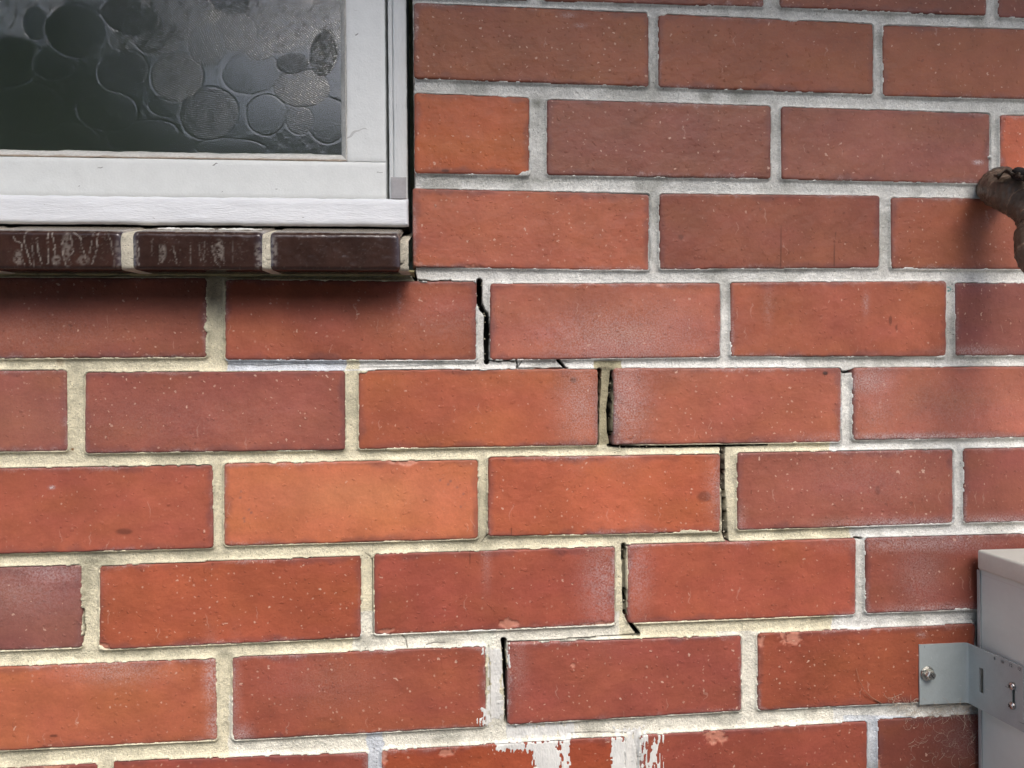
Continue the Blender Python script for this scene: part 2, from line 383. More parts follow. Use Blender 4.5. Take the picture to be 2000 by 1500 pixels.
# ------------------------------------------------------------------ brick wall: the brick faces
wall = empty("brick_wall", (0, 0, 0), "red brick house wall split by a stepped crack, mortar patched in grey and yellow", "brick wall")
Vs, Fs, As, Es, Rs, base = [], [], [], [], [], 0
for i, (q, c, row, fine) in enumerate(quads):
    wd = abs(q[2]-q[0]); ht = abs(q[1]-q[7]); st = .00115 if fine else .006
    if not fine and abs((q[0]+q[2])/2) < .85 and .75 < q[1] < 1.8: st = .003
    edge = [0, .0004, .0009, .0015, .0023] if fine else [0, .0008, .0022]
    def axis(L):
        n = max(2, int(round((L-2*edge[-1])/st)))
        a = np.concatenate([np.array(edge), edge[-1]+(L-2*edge[-1])*np.arange(1, n)/n, L-np.array(edge)[::-1]])
        a = np.concatenate([[0], a, [L]]); return a/L
    s, t = np.meshgrid(axis(wd), axis(ht), indexing='ij')
    X = (q[6]*(1-s)+q[4]*s)*(1-t)+(q[0]*(1-s)+q[2]*s)*t; Z = (q[7]*(1-s)+q[5]*s)*(1-t)+(q[1]*(1-s)+q[3]*s)*t
    sd = brick_sd(q, X, Z); H = bheight(i, X, Z, sd)
    H[0, :] = H[-1, :] = H[:, 0] = H[:, -1] = -.055
    C, E = brick_attrs(i, X, Z, sd, c)
    V, Fc, A = gridmesh(X, -H, Z, None, {'Col': C, 'eff': E})
    Vs.append(V); Fs.append(Fc+base); As.append(A['Col']); Es.append(A['eff']); Rs.append(np.full(len(V), off_rs.rand())); base += len(V)
bw = rawmesh("brickwork", np.vstack(Vs), np.vstack(Fs), MB, wall, {'Col': np.vstack(As), 'eff': np.concatenate(Es), 'rv': np.concatenate(Rs)})
del Vs, Fs, As, Es

# ------------------------------------------------------------------ mortar: one relief sheet pressed between the bricks
# cracks: points and widths in survey px, depth in m
CR = [([(802,515),(806,533),(812,546)], [7,9,5], .028), ([(818,546),(832,547),(845,551),(860,549),(880,547)], [3,2,3,3,1.5], .012),
 ([(936,548),(937,592),(942,603)], [10,10,9], .03), ([(942,603),(950,613),(951,622)], [7,7,8], .03), ([(951,622),(951,660),(951,706)], [9,10,9], .03),
 ([(955,703),(975,706),(990,704),(1005,706)], [2,2,3,1.5], .006), ([(1008,703),(1011,711),(1010,719)], [3,1.6,2.5], .008), ([(1019,706),(1012,716)], [1.5,1.5], .004),
 ([(1090,703),(1097,710),(1106,720)], [5,4,2.5], .014), ([(1012,719),(1060,720),(1110,719)], [1.5,1.5,1.8], .005),
 ([(442,711),(520,713),(600,709),(676,711)], [1.2,1.6,1.2,1.6], .003), ([(700,717),(780,716),(860,711),(935,709)], [1,1.4,1,1.2], .003),
 ([(1171,724),(1171,760),(1169,800),(1169,868)], [9,8,5,3], .03), ([(1196,725),(1194,765),(1191,800),(1192,840),(1197,868)], [3,6,7,8,7], .028),
 ([(1190,871),(1240,873),(1320,873),(1408,871),(1500,869)], [4,4,3,4,1.5], .02),
 ([(1413,873),(1414,884)], [9,8], .03), ([(1412,884),(1413,950),(1416,1000),(1418,1040),(1422,1059)], [9,9,9,10,6], .03),
 ([(1219,1066),(1220,1120),(1222,1196)], [8,7,8], .007), ([(1219,1072),(1219,1092)], [8,7], .03), ([(1221,1156),(1221,1178)], [7,7], .03),
 ([(1221,1198),(1230,1216),(1248,1240)], [5,6,7], .02),
 ([(984,1253),(985,1285),(988,1330),(990,1372),(989,1413)], [9,6,9,7,6], .03), ([(955,1262),(957,1330),(958,1411)], [1.4,1.6,1.4], .005),
 ([(784,1242),(792,1250),(795,1266)], [1.4,1.6,1.2], .004), ([(727,1092),(728,1160),(728,1238)], [1.6,1.2,1.4], .005), ([(712,1081),(722,1088),(727,1097)], [1.4,1.2,1.4], .004),
 ([(1096,1413),(1099,1422),(1104,1432)], [1.4,1.4,1], .004), ([(1112,1435),(1170,1433),(1226,1434),(1240,1428)], [1.4,1.4,1.4,1.6], .004),
 ([(1243,1430),(1240,1450),(1246,1480),(1244,1510)], [1.4,1.3,1.3,1.2], .004), ([(832,1261),(850,1257),(870,1259)], [1.2,1.3,1], .004), ([(1165,1246),(1130,1252),(1010,1262)], [1.2,1.3,1.3], .004),
 ([(1418,1060),(1350,1062),(1290,1065),(1224,1067)], [2.2,1.6,1.2,2.2], .006), ([(1246,1241),(1180,1245),(1090,1251),(992,1256)], [2,1.3,1.2,2], .005), ([(955,1042),(948,1050),(940,1060)], [1.2,1.2,1], .004), ([(160,1190),(163,1230),(158,1262)], [2,1.6,2], .006), ([(1667,724),(1655,727),(1640,725)], [4,5,3], .009), ([(1670,1051),(1685,1053)], [3,3], .01)]
LUMP = [(575,878,26,6),(548,874,8,5),(1548,41,17,6),(1370,1034,34,8),(1335,1037,20,5),(1400,1025,8,10),(1772,522,20,5),(1930,699,60,3),(1436,672,9,27),(957,1042,11,8),(202,1262,8,8),
        (1310,1030,10,3),(400,640,7,10),(408,610,5,15),(404,675,9,22),(1734,515,8,10),(775,877,22,4),(945,720,8,5),(710,727,10,5),(1023,333,9,9),(1025,340,10,6),(1880,1188,20,6),(1420,1470,1,1),
        (1680,1240,9,12),(940,1280,5,18),(1530,34,9,6),(1270,30,9,6),(1295,32,8,6),(1410,560,8,9),(1840,699,18,6),(560,910,1,1),(455,1440,5,8),(800,195,1,1),(1930,307,6,8),(1200,716,20,5),(560,1074,1,1),(830,548,10,4),(1185,712,14,8)]
YEL = np.array([.74, .685, .51]); GRY = np.array([.68, .68, .645]); GRL = np.array([.76, .755, .715]); PALE = np.array([.79, .76, .655]); BLUE = np.array([.62, .65, .69]); DIRT = np.array([.12, .125, .085]); BRN = np.array([.40, .36, .24])
def zone(px, py):
    """mortar colour and whether it is the old yellow mortar"""
    j = (fbm(px, py, 12., 55, 2)-.5)*10
    x = px+j; C = np.ones(px.shape+(3,))*GRY; yel = np.zeros(px.shape, bool)
    def put(m, c, y):
        C[m] = c; yel[m] = y
    put(py > 700, GRL, False)
    put((py > 522) & (py <= 700) & (px < 812), YEL*.9, True); put((py > 522) & (py <= 700) & (px >= 812) & (px < 950), GRL, False)
    put((py > 540) & (py <= 760) & (px > 900), GRL, False)
    put((py > 724) & (py <= 1110) & (px < 1500), YEL, True)
    put((py > 690) & (py < 724) & (x < 445), YEL, True); put((py > 690) & (py < 724) & (x > 445), GRL, False)
    put((py > 697) & (py < 724) & (x > 443) & (x < 676), BLUE, False)
    put((py > 697) & (py < 721) & (x > 676) & (x < 701), YEL, True)
    put((py > 860) & (py < 895) & (x < 1622), YEL*1.05, True)
    put((py > 1030) & (py < 1070) & (x < 1662), YEL, True)
    put((py > 1070) & (px < 1500), YEL, True)
    put((py > 1195) & (py < 1296) & (x < 1628), YEL*1.04, True)
    put((py > 1195) & (py < 1280) & (x < 1210) & (x > 690), PALE, True)
    put((py > 1235) & (px > 1400) & (px < 1500), PALE*.95, True)
    put((py > 1360) & (x < 1630) & (x > 445), PALE, True)
    put((py > 1425) & (x > 715) & (x < 748), BLUE, False)
    put((py > 1400) & (px > 1650), BLUE, False)
    put((py > 704) & (py < 870) & (px > 1160) & (px < 1215), BRN*1.15, True)
    C = np.where(((py < 200) & (px > 800))[..., None], GRY*.92, C)
    C = np.where(((py > 515) & (py < 560) & (px > 880))[..., None], GRL*.95, C)
    return C, yel
def mortar_field(X, Z):
    sdm = np.full(X.shape, 1.0)
    for i, (q, c, row, fine) in enumerate(quads):
        x0, x1 = min(q[0], q[6])-.03, max(q[2], q[4])+.03; z0, z1 = min(q[5], q[7])-.03, max(q[1], q[3])+.03
        i0, i1 = np.searchsorted(X[:, 0], [x0, x1]); j0, j1 = np.searchsorted(Z[0, :], [z0, z1])
        if i1 <= i0 or j1 <= j0: continue
        sub = (slice(i0, i1), slice(j0, j1))
        sdm[sub] = np.minimum(sdm[sub], brick_sd(q, X[sub], Z[sub]))
    px, py = P(X, Z)
    mm = sdm*1000
    rag = (fbm(X, Z, .0045, 5, 3)-.5)*3.6+(fbm(X, Z, .03, 8, 2)-.5)*2.2
    for (x, y, a, b) in LUMP:
        rag = rag+3.2*np.clip(1.3-np.hypot((px-x)/a, (py-y)/b), 0, 1)*(.6+.8*fbm(X, Z, .004, 12, 2))*(a > 2)
    L = rag+.1+np.minimum(mm, 0)*1.05
    groove = .4+3.3*(1-np.exp(-np.maximum(mm-.4, 0)/1.5))+ (fbm(X, Z, .02, 15, 3)-.5)*1.6+(fbm(X, Z, .0022, 18, 2)-.5)*.5
    lip = sst(0, .7, L)
    h = np.where(mm > 0, -groove*sst(-.2, 1.2, mm-np.maximum(rag, 0)*.35)-.05, -2.4+lip*2.75)
    h = h/1000
    C, yel = zone(px, py)
    C = C*(1+.14*lip*(mm < .6))[..., None]
    # weathering: slow tone changes and old grime along the tops of joints
    n = fbm(X, Z, .045, 25, 3); C = C*(1+(n-.5)*.34)[..., None]
    g = sst(.52, .75, fbm(X*1.0, Z*1.0, .035, 28, 3))*.35
    for (x, y, a, b, k) in ((1050,200,14,14,.6),(1380,186,12,8,.6),(1060,230,10,60,.3),(190,1098,90,9,.7),(380,1086,60,8,.5),(165,1150,14,60,.55),(260,1280,120,10,.5),(440,1282,60,8,.4),(1860,1380,70,16,.55),(1400,560,16,10,.3),(148,780,14,90,.25),(1050,197,12,8,.8),(1912,1220,14,40,.7),(1000,350,160,6,.5),(1180,790,12,50,.25),(870,1253,20,8,.5),(545,885,1,1,0),(1415,550,14,8,.35),(300,532,420,12,.6),(1280,310,6,40,.3),(1290,470,8,30,.15),(500,1085,200,6,.3)):
        g = np.maximum(g, k*np.exp(-((px-x)/a)**2-((py-y)/b)**2)*(.55+.9*fbm(X, Z, .006, 29, 2)))
    C = C*(1-g[..., None]*.8)+DIRT*g[..., None]*.8
    rust = np.maximum(sst(4, 1, np.hypot(px-138, py-878)), sst(12, 3, np.hypot(px-113, py-705))*.35)
    C = C*(1-rust[..., None])+np.array([.22, .10, .02])*rust[..., None]
    teal = sst(6, 4, np.hypot((px-1856)/1.1, py-564))*sst(.45, .6, fbm(X, Z, .002, 44, 2))
    C = C*(1-teal[..., None])+np.array([.05, .35, .33])*teal[..., None]
    # joint beside the stepped crack in row 5 has slumped back
    sl_ = sst(16, 10, np.abs(px-1182))*sst(80, 70, np.abs(py-795)); h = h-sl_*.002
    wob = (fbm(X, Z, .006, 71, 2)-.5)*5; D = np.full(X.shape, 99.)
    for pts, ws, dep in CR:
        x0, x1 = min(p[0] for p in pts)-20, max(p[0] for p in pts)+20; y0, y1 = min(p[1] for p in pts)-20, max(p[1] for p in pts)+20
        m = (px > x0) & (px < x1) & (py > y0) & (py < y1)
        if not m.any(): continue
        big = max(ws) > 3
        d = polydist(px[m], py[m], pts, ws)+wob[m]*(.28 if big else .12)
        k = sst(.5, -.6, d) if big else sst(.6, -.2, d)
        h[m] = h[m]*(1-k)-dep*k
        sh = (sst(1.5, .1, d)*.985 if big and dep > .01 else k*.75)[..., None]
        C[m] = C[m]*(1-sh)+np.array([.012, .011, .009])*sh  # crack shade put into the mortar colour, near black inside and at the rim
    return sdm, h, np.clip(C, .01, .85), yel, px, py
GX0, GX1 = float(W(-120, 750)[0]), float(W(2120, 750)[0]); GZ0, GZ1 = float(W(1000, 1590)[1]), float(W(1000, -90)[1])
st = .0008
gx = np.arange(GX0, GX1, st); gz = np.arange(GZ0, GZ1, st)
X, Z = np.meshgrid(gx, gz, indexing='ij')
sdm, H, C, yel, px, py = mortar_field(X, Z)
jw = (fbm(X, Z, .006, 19, 2)-.5)*.002
opening = (X < JX+.0012+jw) & (Z > Z_UNDER+.001)
H[opening] = -.03
keep = (sdm > -.0042) & ~((X < JX-.0012) & (Z > Z_UNDER+.0018))
ck = keep[:-1, :-1] & keep[1:, :-1] & keep[1:, 1:] & keep[:-1, 1:]
yc = yel[:-1, :-1]
for m_, nm, lb in ((ck & yc, "mortar", "old yellow sandy mortar joints"), (ck & ~yc, "mortar", "grey repointed mortar joints")):
    V, Fc, A = gridmesh(X, -H, Z, m_, {'Col': C})
    o = rawmesh(nm, V, Fc, MM, wall, A); o['label'] = lb
# plain mortar bed carried on behind the courses round about (butts the relief sheet)
V = []; Fc = []; Cc = []
def plate(x0, x1, z0, z1, y=.004, c=GRY):
    b = len(V); V.extend([(x0, y, z0), (x1, y, z0), (x1, y, z1), (x0, y, z1)]); Fc.append((b, b+1, b+2, b+3)); Cc.extend([c]*4)
plate(-2.2, GX0, 0, Z_UNDER, c=YEL); plate(-2.2, OPEN_L, Z_UNDER, 2.135)
plate(GX0, GX1, 0, GZ0, c=PALE); plate(GX1, 2.0, 0, 2.135)
plate(JX, GX1, GZ1, OPEN_T); plate(OPEN_L, GX1, OPEN_T, 2.135)
plate(OPEN_L, JX, 0.9, Z_UNDER, .05); plate(JX+.02, GX1, 0.9, GZ1, .05); plate(-2.2, 2.0, 0.0, .9, .06)
o = rawmesh("mortar_bed", V, Fc, MM, wall, {'Col': np.array(Cc)}, False)

# ------------------------------------------------------------------ splashes of white paint on the joints
def smear(px, py):
    sv = (vnoise(px*1.0, py*.22, 3.0, 61)-.5)*9+(vnoise(px, py, 4., 62)-.5)*5
    f = np.full(px.shape, -9.)
    def rect(x0, x1, y0, y1, k=1., hard=0.):
        d = np.minimum(np.minimum(px-x0, x1-px), np.minimum(py-y0, y1-py))
        return d*1.0+sv*k-hard
    f = np.maximum(f, rect(953, 983, 1268, 1413, .45)); f = np.maximum(f, rect(941, 957, 1385, 1416, 1.3)); f = np.maximum(f, rect(932, 957, 1403, 1418, 1.3))
    f = np.maximum(f, rect(951, 957, 1310, 1415, .5)); f = np.maximum(f, rect(938, 948, 1262, 1282, 1.2, 2)); f = np.maximum(f, rect(987, 997, 1255, 1305, 1.0, 2)); f = np.maximum(f, rect(988, 993, 1255, 1400, .8, 1.5))
    f = np.maximum(f, rect(985, 1125, 1419-.06*(px-985), 1448-.05*(px-985), 1.2)); f = np.maximum(f, rect(963, 1050, 1444, 1470, 1.5, 2)); f = np.maximum(f, rect(1040, 1095, 1438, 1520, 1.3, 1))
    f = np.maximum(f, rect(1097, 1116, 1436, 1520, .9)); f = np.maximum(f, rect(1192, 1258, 1438, 1560, 1.0)); f = np.maximum(f, rect(1200, 1262, 1422, 1442, 1.3, 1))
    st_ = (vnoise(px*1.0, py*.12, 2.6, 66)-.42)*26
    f = np.maximum(f, np.minimum(rect(1255, 1298, 1436, 1560, .9), st_+4*(1298-px > 34)))
    hole = sst(.60, .8, vnoise(px, py*.5, 4., 68)); return f-hole*7
sx = np.arange(float(W(915, 1400)[0]), float(W(1320, 1400)[0]), .0006); sz = np.arange(GZ0+.001, float(W(1000, 1245)[1]), .0006)
X2, Z2 = np.meshgrid(sx, sz, indexing='ij'); sd2, H2, _, _, px2, py2 = mortar_field(X2, Z2)
top = np.where(sd2 > -.0042, H2, -.01)
for i, (q, c, row, fine) in enumerate(quads[:fine_n]):
    if row in (8, 9):
        sdi = brick_sd(q, X2, Z2); top = np.maximum(top, np.where(sdi < 0, bheight(i, X2, Z2, sdi), -1))
f2 = smear(px2, py2)
H2 = top-.00045+.00075*sst(-1.6, 1.6, f2)
k2 = (f2 > -1.6) & (top > -.012)
ck = k2[:-1, :-1] & k2[1:, :-1] & k2[1:, 1:] & k2[:-1, 1:]
V, Fc, A = gridmesh(X2, -H2, Z2, ck)
M_splash = mat_paint("splashed_paint", (.82, .815, .78), .6, (1, 1, .35), .0008, .9, False)
o = rawmesh("paint_smear", V, Fc, M_splash, wall); o['label'] = "white paint smeared over mortar and brick at the foot of the crack"
del X2, Z2, X, Z, H, H2

# crumbs of broken mortar lodged along the crack
bm = bmesh.new(); rc = random.Random(31)
for pts, ws, dep in CR:
    if max(ws) < 4 or dep < .018: continue
    for (a, b), (c, d) in zip(pts, pts[1:]):
        for _ in range(max(2, int(math.hypot(c-a, d-b)/9))):
            t_ = rc.random(); side = rc.choice((-1, 1)); wv = max(ws)/2+rc.uniform(-1.6, .6); L_ = math.hypot(c-a, d-b)+1e-6
            cx, cy = a+(c-a)*t_-(d-b)/L_*wv*side, b+(d-b)*t_+(c-a)/L_*wv*side
            o_ = WV(cx, cy, rc.uniform(.0005, .004)); rr_ = rc.uniform(.0003, .0009)
            vs = [bm.verts.new(o_+Vector(v_)*rr_*rc.uniform(.6, 1.4)) for v_ in ((1, 0, 0), (-1, 0, 0), (0, 1, 0), (0, -1, 0), (0, 0, 1), (0, 0, -1))]
            for f_ in ((0, 2, 4), (2, 1, 4), (1, 3, 4), (3, 0, 4), (2, 0, 5), (1, 2, 5), (3, 1, 5), (0, 3, 5)): bm.faces.new([vs[k] for k in f_])
from_bm("mortar_crumbs", bm, mat_plain("broken_mortar", (.50, .46, .34), .95, 0, .3, 600), wall)
# ------------------------------------------------------------------ window
win = empty("window", tuple(WV(400, 440, .03)), "white painted timber window with obscured pebble glass beside the crack", "window")
def slab(name, x0, x1, z0, z1, yf, dep, mat, parent, st=.003, r=.0015, wob=.0003, amp=.0002, seed=0):
    def ax(a, b):
        n = max(2, int((b-a-2*r)/st)); e = [0, r*.3, r]
        v = np.concatenate([np.array(e), r+(b-a-2*r)*np.arange(1, n)/n, (b-a)-np.array(e)[::-1]]); return a+np.concatenate([[0], v, [b-a]])
    X, Z = np.meshgrid(ax(x0, x1), ax(z0, z1), indexing='ij')
    d = np.minimum(np.minimum(X-x0, x1-X), np.minimum(Z-z0, z1-Z)); dd = np.clip(d, 0, r)
    H = -(r-np.sqrt(np.maximum(r*r-(r-dd)**2, 0)))+(fbm(X, Z, .02, 80+seed, 3)-.5)*2*amp
    e = np.exp(-d/.004); X = X+(fbm(X, Z, .012, 83+seed, 3)-.5)*2*wob*e; Z = Z+(fbm(X, Z, .012, 86+seed, 3)-.5)*2*wob*e
    H[0, :] = H[-1, :] = H[:, 0] = H[:, -1] = -dep
    V, Fc, A = gridmesh(X, yf-H, Z); return rawmesh(name, V, Fc, mat, parent)
wx = lambda px, py, y: float(W(px, py, y)[0]); wz = lambda px, py, y: float(W(px, py, y)[1])
M_core = mat_plain('gap_shade_timber', (.035, .028, .022), .9)  # near-black core behind the paint stands in for shade in the frame gaps
YR, YF, YS, YG = .002, .010, .014, .026
zr_b, zr_t = wz(795, 441, YR), wz(795, 388, YR)
L0 = OPEN_L+.01
slab("window_frame", L0, wx(797.5, 410, YR), zr_b, zr_t, YR, .006, M_white, win, .003, .003, .0007, .0005, 1)
slab('gap_shade_core', L0, wx(796, 410, YR), zr_b+.0018, zr_t, YR+.004, .07, M_core, win, .01)
slab('gap_shade_core', wx(768, 200, YF), wx(792.5, 200, YF), zr_t+.001, OPEN_T-.013, YF+.005, .06, M_core, win, .01)
o = slab("window_frame", wx(768, 200, YF), wx(794.5, 200, YF), zr_t+.001+.0, OPEN_T-.012, YF, .006, M_frame, win, .004, .0015, .0005, .0003, 2)
slab("window_frame", L0, L0+.04, zr_t+.001, OPEN_T-.012, YF, .06, M_frame, win, .006)
slab("window_frame", L0+.0405, wx(767.5, 200, YF), OPEN_T-.055, OPEN_T-.012, YF, .06, M_frame, win, .006)
slab("stop_bead", wx(758.5, 200, YF), wx(767.3, 200, YF), zr_t+.0012, OPEN_T-.056, YF+.003, .03, M_frame, win, .004, .001, .0003, .0002, 4)
M_bare = mat_plain("grey_primer", (.40, .39, .40), .8, 0, .12, 300)
slab("primer_patch", wx(764, 370, YF), wx(793.6, 370, YF), zr_t+.0016, wz(780, 346, YF), YF-.0006, .004, M_bare, win, .003, .0004, .0003, .0001, 5)
# sash: outer edges and the sight line of the glass
sx1 = wx(753, 200, YS); sz0 = wz(750, 381, YS)-.0005; gx1 = wx(677, 200, YS); gz0 = wz(400, 311, YS); sz1 = OPEN_T-.06; sx0 = L0+.045; gx0 = sx0+.042; gz1 = sz1-.042
slab("sash_rail", sx0, sx1, zr_t+.0012, gz0, YS, .035, M_cream, win, .004, .0012, .0002, .0002, 6)
slab("sash_rail", sx0, sx1, gz1, sz1, YS, .035, M_cream, win, .006)
slab("sash_stile", gx1, sx1-.00002, gz0+.0002, gz1-.0002, YS+.0001, .0349, M_cream, win, .004, .0006, .0002, .0002, 7)
slab("sash_stile", sx0+.00002, gx0, gz0+.0002, gz1-.0002, YS+.0001, .0349, M_cream, win, .006)
# putty bevel round the pane; the bottom one widened as a painted bright reflection
M_putty = mat_attr("painted_putty", .5, .4, .0006, 400)
def bevel(ax, a0, a1, f, g, seed):
    """from the sash edge f to the glass edge g"""
    n = int((a1-a0)/.002); a = np.linspace(a0, a1, n); prof = [(0, YS+.0004), (.08, YS-.0004), (.2, YS+.0008), (.35, YS+.0026), (.6, YG-.0062), (.85, YG-.0030), (1.0, YG+.001)]
    A, K = np.meshgrid(a, np.arange(len(prof)), indexing='ij'); t = np.array([p[0] for p in prof])[K]; Y = np.array([p[1] for p in prof])[K]
    B = f+(g-f)*t+(fbm(A, K*.01, .02, seed, 3)-.5)*.0022*(t > .3)+(fbm(A, K*.01, .004, seed+3, 2)-.5)*.0009
    X_, Z_ = (A, B) if ax == 'x' else (B, A)
    T = t+(fbm(A, K*.01, .01, seed+7, 3)-.5)*.2
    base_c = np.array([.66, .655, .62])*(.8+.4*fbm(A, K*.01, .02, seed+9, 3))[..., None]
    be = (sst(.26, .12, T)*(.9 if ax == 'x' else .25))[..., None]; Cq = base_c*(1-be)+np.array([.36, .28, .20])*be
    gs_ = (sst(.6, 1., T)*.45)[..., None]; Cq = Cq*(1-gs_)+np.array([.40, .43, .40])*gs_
    V, Fc, Aq = gridmesh(X_, Y, Z_, None, {'Col': Cq})
    return rawmesh("putty", V, Fc if (ax == 'x') == (g > f) else Fc[:, ::-1], M_putty, win, Aq)
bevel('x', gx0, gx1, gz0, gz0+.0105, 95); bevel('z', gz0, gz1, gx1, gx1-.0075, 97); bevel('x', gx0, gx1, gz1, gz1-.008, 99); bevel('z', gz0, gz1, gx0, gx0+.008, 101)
# obscured glass: overlapping discs, each ruled with fine ridges in its own direction and tilted its own way
DISC = [(150,60,62,52,.3,0),(255,32,58,36,2.8,1),(242,78,28,20,.5,1),(315,75,50,32,.35,1),(403,88,36,42,1.2,1),(460,62,42,38,.9,1),(548,45,66,60,.7,1),(510,98,30,20,.8,1),(572,125,32,20,2.7,1),(632,105,28,45,.1,1),
        (240,140,50,42,2.8,1),(345,150,52,48,.4,1),(490,143,58,42,2.6,.35),(590,172,56,38,.5,.9),(408,222,58,52,.1,.7),(585,235,28,28,.3,.5),(325,208,36,20,2.9,.5),(70,45,26,34,2.2,.5),(210,215,60,40,2.2,.15),(180,-20,60,60,1.5,.6),
        (110,120,46,36,2.5,.3),(640,30,40,30,.8,1),(470,-15,60,45,.2,1),(350,15,60,50,.7,1.2),(20,120,60,50,1.,.12),(60,210,70,50,.4,.12),(520,225,40,40,1.2,.2),(640,235,40,45,1.7,.25),(280,265,70,30,2.,.2),(140,270,60,30,.8,.2),(450,290,70,20,1.,.2)]
gs = .0006
gxa = np.arange(wx(-40, 200, YG), gx1-.004, gs); gza = np.arange(gz0+.005, wz(400, -40, YG), .00036)
X, Z = np.meshgrid(gxa, gza, indexing='ij'); px, py = P(X, Z, YG)
H = (fbm(X, Z, .007, 110, 2)-.5)*.00016
mmx, mmz = X*1000, Z*1000
hb = np.sin((mmx*.8+mmz*.6)*2*math.pi/1.9+fbm(X, Z, .008, 111, 2)*9)*.00018*sst(140, 40, py)
H = H+hb
PH = (mmx*.8+mmz*.6)*2*math.pi/1.9+fbm(X, Z, .008, 111, 2)*9
FROST_SHEEN = .05+.95*sst(150, 30, py)*sst(140, 420, px)*(.6+.8*fbm(X, Z, .012, 117, 2))  # pale scatter at upper right paints the sky reflection into the pane
rsd = np.random.RandomState(3)
for (cx, cy, a, b, ang, k) in DISC[::-1]:
    an = rsd.rand()*.6-.3; dx, dy = px-cx, py-cy
    u = (dx*math.cos(an)+dy*math.sin(an))/a; v = (-dx*math.sin(an)+dy*math.cos(an))/b
    r_ = np.hypot(u, v)+(fbm(px, py, 30., 112, 2)-.5)*.08
    m = sst(1.0, .965, r_)
    ph = (mmx*math.sin(ang)+mmz*math.cos(ang))*2*math.pi/1.95+fbm(X, Z, .007, 113, 2)*8
    fr_ = (mmz/1.75+mmx*math.sin(ang*3)*.35+fbm(X, Z, .008, 116, 2)*3) % 1.0
    rid = (np.sin(ph)*.0001+(1-fr_)*.00016*sst(0, .12, fr_))*min(k, 1.)*(.5+1.0*fbm(X, Z, .0016, 114, 2))
    PH = np.where(m > .5, ph, PH); fl_ = (.10+.9*sst(110, 300, px))*(.34+.8*sst(280, 70, py))*(1.15+.6*fbm(X, Z, .03, 118, 2))  # disc paleness fades left and down, painting the reflected sky
    FROST_SHEEN = FROST_SHEEN*(1-m)+min(k, 1.)*fl_*m+.25*np.exp(-((r_-1.01)/.025)**2)*(v < .2)*min(k, 1.)*fl_
    dome = -.0004*(u*u+v*v)*(.5 if k < .3 else 1)*.25
    H = H*(1-m)+(rid+dome)*m-.00011*np.exp(-((r_-1)/.04)**2)
FROST_SHEEN = np.maximum(FROST_SHEEN, sst(.0075, .001, Z-gz0-.0098+(fbm(X, Z, .004, 119, 3)-.5)*.008)*1.0)  # pale bottom band paints the bright reflection along the pane edge
V, Fc, A = gridmesh(X, YG-H, Z, None, {'ph': PH, 'frost_sheen': np.clip(FROST_SHEEN, 0, 1)})
tg = NT("obscured_glass")
tg.set(Coat_Weight=.25, Coat_IOR=1.7, Coat_Roughness=.03, Base_Color=(.74, .92, .80, 1), Roughness=.16, IOR=1.75, Specular_IOR_Level=.75)
fr_s = tg.attr('frost_sheen').outputs['Fac']; sn = tg.math('SINE', tg.attr('ph').outputs['Fac'])
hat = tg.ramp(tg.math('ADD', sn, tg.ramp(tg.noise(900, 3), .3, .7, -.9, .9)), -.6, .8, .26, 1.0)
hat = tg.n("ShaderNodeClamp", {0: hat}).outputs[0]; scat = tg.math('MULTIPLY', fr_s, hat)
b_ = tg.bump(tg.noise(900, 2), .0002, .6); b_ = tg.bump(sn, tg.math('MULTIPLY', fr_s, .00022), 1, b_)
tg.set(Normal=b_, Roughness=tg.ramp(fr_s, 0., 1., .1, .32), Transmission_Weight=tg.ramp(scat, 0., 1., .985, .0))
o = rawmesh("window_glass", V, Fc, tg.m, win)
# the rest of the pane, plainly past the surveyed corner
gl = []
def pane(x0, x1, z0, z1):
    b = len(gl); gl.extend([(x0, YG, z0), (x1, YG, z0), (x1, YG, z1), (x0, YG, z1)])
zt_ = gza[-1]; xl_ = gxa[0]
pane(gx0, xl_, gz0, gz1); pane(xl_, gx1, zt_, gz1)
rawmesh("window_glass", gl, [(4*k, 4*k+1, 4*k+2, 4*k+3) for k in range(len(gl)//4)], tg.m, win, {'ph': np.zeros(len(gl)), 'frost_sheen': np.zeros(len(gl))}, False)
# dim room behind the pane
M_dark = mat_plain("dim_plaster", (.42, .43, .33), .9)
bm = bmesh.new(); box_bm((OPEN_L, .075, Z_UNDER+.02), (JX+.02, .9, OPEN_T), bm)
for f in list(bm.faces):
    if abs(f.calc_center_median().y-.075) < .001: bm.faces.remove(f)
rm = from_bm("room_interior", bm, M_dark); rm['kind'] = 'structure'

